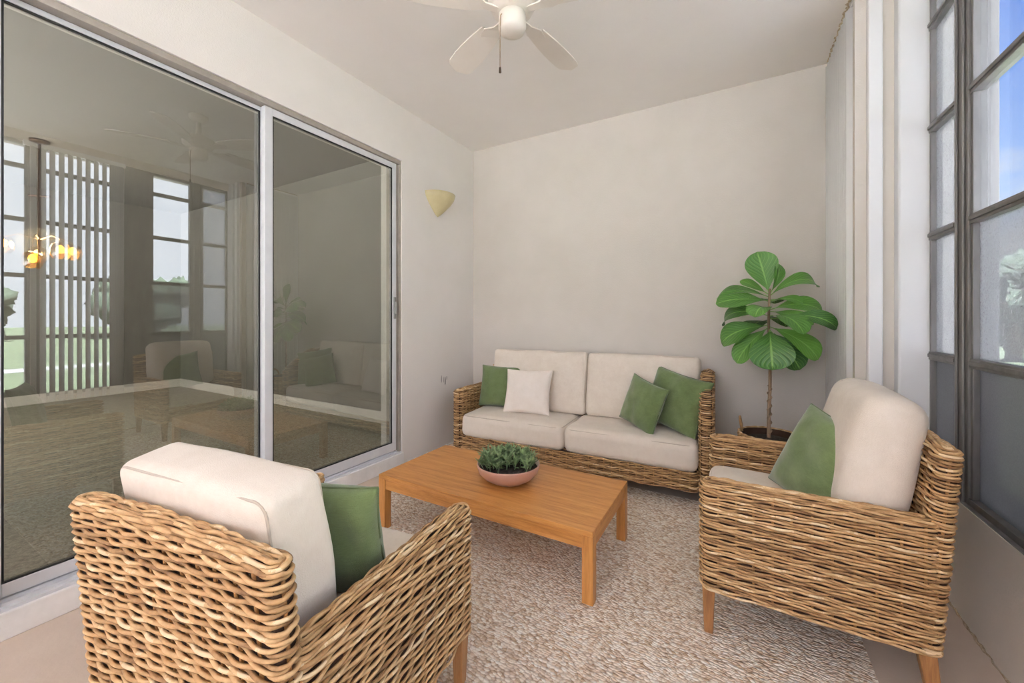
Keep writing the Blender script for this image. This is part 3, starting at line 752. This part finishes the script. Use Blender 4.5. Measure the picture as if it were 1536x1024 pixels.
# ------------------------------------------------------------------ ceiling fan
fx, fy = -0.96, 1.70
fan = thing('ceiling_fan', 'white five-blade ceiling fan with a pull chain', 'ceiling fan', (fx, fy, ZC))
mb = MB(); mb.lathe([(0, 0), (0.07, 0), (0.072, -0.02), (0.045, -0.055), (0.02, -0.06), (0, -0.06)], 28); mb.build('canopy', M['fanwhite'], fan, smooth=True)
mb = MB(); mb.lathe([(0.02, -0.05), (0.02, -0.175), (0.08, -0.185), (0.115, -0.205), (0.12, -0.245), (0.10, -0.28), (0.06, -0.295), (0.0, -0.295)], 32); mb.build('motor_housing', M['fanwhite'], fan, smooth=True)
mb = MB(); mb.lathe([(0.05, -0.29), (0.066, -0.30), (0.068, -0.36), (0.06, -0.38), (0.03, -0.39), (0, -0.391)], 28); sw = mb.build('switch_housing', M['fanwhite'], fan, smooth=True)
mb = MB(); mb.tube([(-0.02, -0.058, -0.32), (-0.025, -0.07, -0.333), (-0.026, -0.073, -0.39), (-0.026, -0.073, -0.585)], 0.0022, 6); pc = mb.build('pull_chain', M['brass'], fan)
mb = MB(); mb.lathe([(0, -0.583), (0.005, -0.586), (0.0065, -0.61), (0, -0.615)], 10, (-0.026, -0.073, 0)); mb.build('chain_fob', M['bronze'], pc, smooth=True)
for k in range(5):
    a = R(82.5+72*k)
    mb = MB(); P = []
    n = 14; V = []
    for i in range(n+1):
        t = i/n; xx = 0.20+0.40*t; hw = 0.052+0.022*math.sin(math.pi*min(1, t*0.8))
        if t > 0.86: hw *= math.sqrt(max(0.0, 1-((t-0.86)/0.14)**2))
        hw = max(hw, 0.004)
        for (yy, zz) in ((-hw, 0), (hw, 0), (hw, 0.007), (-hw, 0.007)):
            V.append((xx, yy, -0.185+zz+yy*0.2))
    F = [(0,1,2,3), tuple(4*n+q for q in (3,2,1,0))]
    for i in range(n):
        for q in range(4): F.append((i*4+q, (i+1)*4+q, (i+1)*4+(q+1) % 4, i*4+(q+1) % 4))
    mb.add(V, F); bl = mb.build('blade', M['fanwhite'], fan, bevel=0.0); bl.rotation_euler = (0, 0, a); bl.location = (0, 0, -0.085)
    mb = MB()
    mb.add([(0.07,-0.016,-0.205),(0.07,0.016,-0.205),(0.14,0.02,-0.2),(0.14,-0.02,-0.2),(0.19,-0.045,-0.199),(0.19,0.045,-0.189),(0.255,-0.03,-0.195),(0.255,0.03,-0.184)]
           +[(0.07,-0.016,-0.198),(0.07,0.016,-0.198),(0.14,0.02,-0.193),(0.14,-0.02,-0.193),(0.19,-0.045,-0.194),(0.19,0.045,-0.182),(0.255,-0.03,-0.190),(0.255,0.03,-0.178)],
           [(0,3,2,1),(3,4,5,2),(4,6,7,5),(8,9,10,11),(11,10,13,12),(12,13,15,14),(0,1,9,8),(1,2,10,9),(2,5,13,10),(5,7,15,13),(7,6,14,15),(6,4,12,14),(4,3,11,12),(3,0,8,11)])
    mb.build('blade_iron', M['brass'] if False else M['fanwhite'], bl)

# crumbling caulk along the ceiling, dirt along the floor joint, scuffs
def bead(name, p0, p1, n, r0, mat):
    mb = MB(); P = [tuple(Vector(p0).lerp(Vector(p1), t)+Vector((rng.uniform(-1, 1), 0, rng.uniform(-1, 1)))*r0*0.7) for t in np.linspace(0, 1, n)]
    mb.tube(P, [r0*rng.uniform(0.35, 1.25) for _ in P], 6); return struct(mb.build(name, M[mat], smooth=True))
M['caulk'] = mottled('old_caulk', lin(150,128,98), lin(206,190,164), 90, 0.9, 120, 0.4, 0.004)
bead('trim_21', (0.548, 2.86, ZC-0.006), (0.548, 3.5, ZC-0.006), 60, 0.008, 'caulk')
bead('trim_22', (XK-0.002, -1.5, 0.002), (XK-0.002, 2.75, 0.002), 160, 0.007, 'caulk')
bead('trim_23', (XL+0.003, 2.5, 0.004), (XL+0.003, 3.5, 0.004), 60, 0.009, 'curb')
M['scuff'] = plain('scuff_grey', lin(150,146,140), 0.9)
mb = MB()
for (y, z, h_, w_) in ((2.99, 0.66, 0.075, 0.005), (3.02, 0.65, 0.06, 0.004), (3.045, 0.635, 0.085, 0.010), (3.07, 0.66, 0.04, 0.005)):
    V = []
    for q in range(8):
        a = q*math.pi/4; V.append((0.0004, y-2.99+w_*math.cos(a)*rng.uniform(0.6, 1.2), z-0.6+h_/2*math.sin(a)))
    mb.add(V+[(0.0012, v[1], v[2]) for v in V], [tuple(range(8, 16))]+[(q, (q+1) % 8, 8+(q+1) % 8, 8+q) for q in range(8)])
sc_ = mb.build('wall_scuff', M['scuff']); sc_.location = (XL, 2.99, 0.6); sc_['kind'] = 'structure'

# ------------------------------------------------------------------ vertical blinds
def vane(mb, w=0.088, th=0.0016, curve=0.006, z0=0.0, z1=1.0):
    n = 6; V = []
    for z in (z0, z1):
        for sd in (0, 1):
            for i in range(n+1):
                u = -1+2*i/n; V.append((u*w/2, curve*(1-u*u)+sd*th, z))
    k = n+1; F = []
    for i in range(n):
        F += [(i, i+1, 2*k+i+1, 2*k+i), (k+i+1, k+i, 3*k+i, 3*k+i+1)]
        F += [(i, k+i, k+i+1, i+1), (2*k+i, 2*k+i+1, 3*k+i+1, 3*k+i)]
    F += [(0, 2*k, 3*k, k), (n, k+n, 3*k+n, 2*k+n)]
    mb.add(V, F)
vb = thing('vertical_blind', 'white vertical blind drawn flat over the wall in the right back corner', 'blind', (0.575, 3.17, 0))
mb = MB(); mb.box(-0.015, 0.02, -0.335, 0.345, ZC-0.03, ZC-0.001); mb.build('headrail', M['white'], vb)
for i in range(11):
    mb = MB(); vane(mb, 0.080, z0=0.03, z1=ZC-0.03); o = mb.build('vane', M['white'], vb, smooth=True)
    o.location = (-0.008, 0.305-i*0.057, 0); o.rotation_euler = (0, 0, R(133))
vb2 = thing('vertical_blind', 'white vertical blind with open slats, reflected in the left glass door', 'blind', (0.772, 1.40, 0))
mb = MB(); mb.box(-0.02, 0.02, -0.40, 0.32, ZH-0.05, ZH-0.005); mb.build('headrail', M['white'], vb2)
for i in range(9):
    mb = MB(); vane(mb, 0.085, z0=0.42, z1=ZH-0.05); o = mb.build('vane', M['white'], vb2, smooth=True)
    o.location = (0, -0.34+i*0.062, 0); o.rotation_euler = (0, 0, R(38))
for i in range(9):
    mb = MB(); vane(mb, 0.085, z0=0.42, z1=ZH-0.05); o = mb.build('vane', M['white'], vb2, smooth=True)
    o.location = (0, 0.20+i*0.013, 0); o.rotation_euler = (0, 0, R(22))

# ------------------------------------------------------------------ outdoors
mb = MB(); mb.box(-60, 90, -60, 110, -0.4, -0.3); struct(mb.build('floor_lawn', M['grass']))
mb = MB(); mb.box(1.06, 6.2, -14, 3.4, -0.299, -0.285); mb.box(-8, 1.06, -14, YF-0.2, -0.299, -0.285); mb.box(-12, XL-WT, YF-0.2, -1.75, -0.299, -0.285); struct(mb.build('floor_bounce', M['bounce_ground']))  # pale unseen ground added to bounce sunlight up to the ceiling
l = bpy.data.lights.new('sun', 'SUN'); l.energy = 90.0; l.angle = R(3); l.color = (0.93, 0.93, 1.13)
o = bpy.data.objects.new('sun', l); COL.objects.link(o); o.rotation_euler = Vector((-0.54, -0.05, 0.84)).to_track_quat('Z', 'Y').to_euler()
mb = MB(); mb.box(12.5, 13.6, -40, 60, -0.299, -0.285); struct(mb.build('floor_path', M['kerb']))
def tree_mesh(seed, h, w):
    rg = random.Random(seed); mb = MB()
    for q in range(34):
        c = Vector((rg.gauss(0, w*0.19), rg.gauss(0, w*0.19), h*rg.uniform(0.22, 0.86))); rr = w*rg.uniform(0.09, 0.17)
        nu, nv = 18, 12; V = []
        for j in range(nv+1):
            th = math.pi*j/nv
            for i in range(nu):
                a = 2*math.pi*i/nu; d = Vector((math.sin(th)*math.cos(a), math.sin(th)*math.sin(a), math.cos(th)))
                k = 1+0.4*mnoise.noise(d*3+Vector((q*3.3, seed, 0)))+0.4*mnoise.noise(d*8+Vector((q, seed*2.0, 1)))
                V.append(tuple(c+d*rr*k))
        F = [(j*nu+i, (j+1)*nu+i, (j+1)*nu+(i+1) % nu, j*nu+(i+1) % nu) for j in range(nv) for i in range(nu)]
        mb.add(V, F)
    return mb
spots = [(8.5, 21, 3.9, 4), (15, 28, 4.4, 4.5), (4.2, 27, 3.6, 4), (25, 28, 4.4, 5), (33, 21, 4.6, 5.5), (35, 12.5, 4.8, 5.8), (36, 4.5, 3.4, 5), (35, -3.5, 3.2, 5), (31, 29, 5, 5.5)]
for i, (x, y, h_, w_) in enumerate(spots):
    tr = thing('garden_tree', 'bushy green tree beyond the lawn outside the porch windows', 'tree', (x, y, -0.3), group='trees outside the windows')
    tree_mesh(i+1, h_, w_).build('crown', M['foliage'], tr, smooth=True)
    mb = MB(); mb.tube([(0,0,0), (0.1,0,h_*0.3), (0,0.1,h_*0.6)], (0.22, 0.18, 0.12), 8); mb.build('trunk', M['bark'], tr, smooth=True)

# ------------------------------------------------------------------ sky
w = bpy.data.worlds.new('sky'); scene.world = w; w.use_nodes = True; nt = w.node_tree
bg = nt.nodes['Background']
tc = N(nt, 'ShaderNodeTexCoord'); sp = N(nt, 'ShaderNodeSeparateXYZ'); L(nt, tc.outputs['Generated'], sp.inputs[0])
blue = ramp(nt, sp.outputs['Z'], [(0.0, (0.46, 0.55, 0.68, 1)), (0.2, (0.24, 0.38, 0.66, 1)), (0.45, (0.07, 0.19, 0.56, 1)), (1.0, (0.06, 0.17, 0.52, 1))])
dot = N(nt, 'ShaderNodeVectorMath', operation='DOT_PRODUCT'); L(nt, tc.outputs['Generated'], dot.inputs[0]); dot.inputs[1].default_value = (0.72, -0.69, 0.0)
cn = N(nt, 'ShaderNodeTexNoise', Scale=3.2, Detail=8, Roughness=0.6); 
mpc = N(nt, 'ShaderNodeMapping'); mpc.inputs['Scale'].default_value = (1, 1, 2.2); mpc.inputs['Location'].default_value = (0.3, 0.1, 0.0); L(nt, tc.outputs['Generated'], mpc.inputs['Vector']); L(nt, mpc.outputs[0], cn.inputs['Vector'])
# low cloud bank; haze boosted to the right and behind to light the room
low = N(nt, 'ShaderNodeMapRange'); L(nt, sp.outputs['Z'], low.inputs['Value']); low.inputs['From Min'].default_value = 0.30; low.inputs['From Max'].default_value = 0.10
cl = N(nt, 'ShaderNodeMath', operation='MULTIPLY_ADD'); L(nt, low.outputs[0], cl.inputs[0]); cl.inputs[1].default_value = 0.35; L(nt, cn.outputs['Fac'], cl.inputs[2])
clm = ramp(nt, cl.outputs[0], [(0.60, (0,0,0,1)), (0.80, (1,1,1,1))])
mixc = N(nt, 'ShaderNodeMixRGB'); L(nt, clm, mixc.inputs['Fac']); L(nt, blue, mixc.inputs[1]); mixc.inputs[2].default_value = (0.52, 0.53, 0.56, 1)
brt = N(nt, 'ShaderNodeMapRange', interpolation_type='SMOOTHSTEP'); L(nt, dot.outputs['Value'], brt.inputs['Value'])
brt.inputs['From Min'].default_value = -0.25; brt.inputs['From Max'].default_value = 0.40
mixb = N(nt, 'ShaderNodeMixRGB'); L(nt, brt.outputs[0], mixb.inputs['Fac']); L(nt, mixc.outputs[0], mixb.inputs[1])
mixb.inputs[2].default_value = (2.7, 2.8, 3.1, 1)
dot2 = N(nt, 'ShaderNodeVectorMath', operation='DOT_PRODUCT'); L(nt, tc.outputs['Generated'], dot2.inputs[0]); dot2.inputs[1].default_value = (0.25, -0.88, 0.40)
br2 = N(nt, 'ShaderNodeMapRange', interpolation_type='SMOOTHSTEP'); L(nt, dot2.outputs['Value'], br2.inputs['Value'])
br2.inputs['From Min'].default_value = 0.05; br2.inputs['From Max'].default_value = 0.6
mix2 = N(nt, 'ShaderNodeMixRGB'); L(nt, br2.outputs[0], mix2.inputs['Fac']); L(nt, mixb.outputs[0], mix2.inputs[1]); mix2.inputs[2].default_value = (2.1, 2.2, 2.5, 1)
hi = N(nt, 'ShaderNodeMapRange', interpolation_type='SMOOTHSTEP'); L(nt, sp.outputs['Z'], hi.inputs['Value'])
hi.inputs['From Min'].default_value = 0.22; hi.inputs['From Max'].default_value = 0.60; hi.inputs['To Min'].default_value = 0.0; hi.inputs['To Max'].default_value = 1.0
mix3 = N(nt, 'ShaderNodeMixRGB'); L(nt, hi.outputs[0], mix3.inputs['Fac']); L(nt, mix2.outputs[0], mix3.inputs[1])
hic = N(nt, 'ShaderNodeMixRGB'); hic.inputs['Fac'].default_value = 0.8; L(nt, mix2.outputs[0], hic.inputs[1]); L(nt, blue, hic.inputs[2]); L(nt, hic.outputs[0], mix3.inputs[2])
L(nt, mix3.outputs[0], bg.inputs['Color']); bg.inputs['Strength'].default_value = 1.0

# portals that guide sampling through the windows and the unseen added openings
def portal(loc, rot, sx, sy):
    l = bpy.data.lights.new('daylight_portal', 'AREA'); l.shape = 'RECTANGLE'; l.size = sx; l.size_y = sy; l.energy = 1.0
    l.cycles.is_portal = True
    o = bpy.data.objects.new('daylight_portal', l); COL.objects.link(o); o.location = loc; o.rotation_euler = rot
portal((1.0, (0.05+2.77)/2, (ZS+ZH)/2), (R(90), 0, R(90)), 2.72, ZH-ZS)
portal(((XL+XK)/2, YF-0.1, 1.7), (R(90), 0, 0), XK-XL-0.24, 2.5)
portal((-5.48, IY0-0.15, 1.35), (R(90), 0, 0), 5.05, 2.3)
# chandelier glow
l = bpy.data.lights.new('chandelier_light', 'POINT'); l.energy = 25; l.color = (1.0, 0.78, 0.5); l.shadow_soft_size = 0.15
o = bpy.data.objects.new('chandelier_light', l); COL.objects.link(o); o.location = (-6.0, 1.124, 1.98)

# ------------------------------------------------------------------ camera
cam = bpy.data.cameras.new('camera'); co = bpy.data.objects.new('camera', cam); COL.objects.link(co)
co.location = (0, 0, 1.25); co.rotation_euler = (R(90), 0, R(29.5))
cam.sensor_width = 36; cam.lens = 597/1536*36; cam.shift_y = -36/1536; cam.clip_start = 0.02; cam.clip_end = 500
scene.camera = co
vs = scene.view_settings; vs.view_transform = 'Standard'; vs.look = 'None'; vs.exposure = 1.06; vs.gamma = 1.0; vs.use_curve_mapping = False
scene.cycles.use_denoising = True
scene.cycles.max_bounces = 12; scene.cycles.diffuse_bounces = 6; scene.cycles.glossy_bounces = 5; scene.cycles.transparent_max_bounces = 24
scene.cycles.sample_clamp_indirect = 6
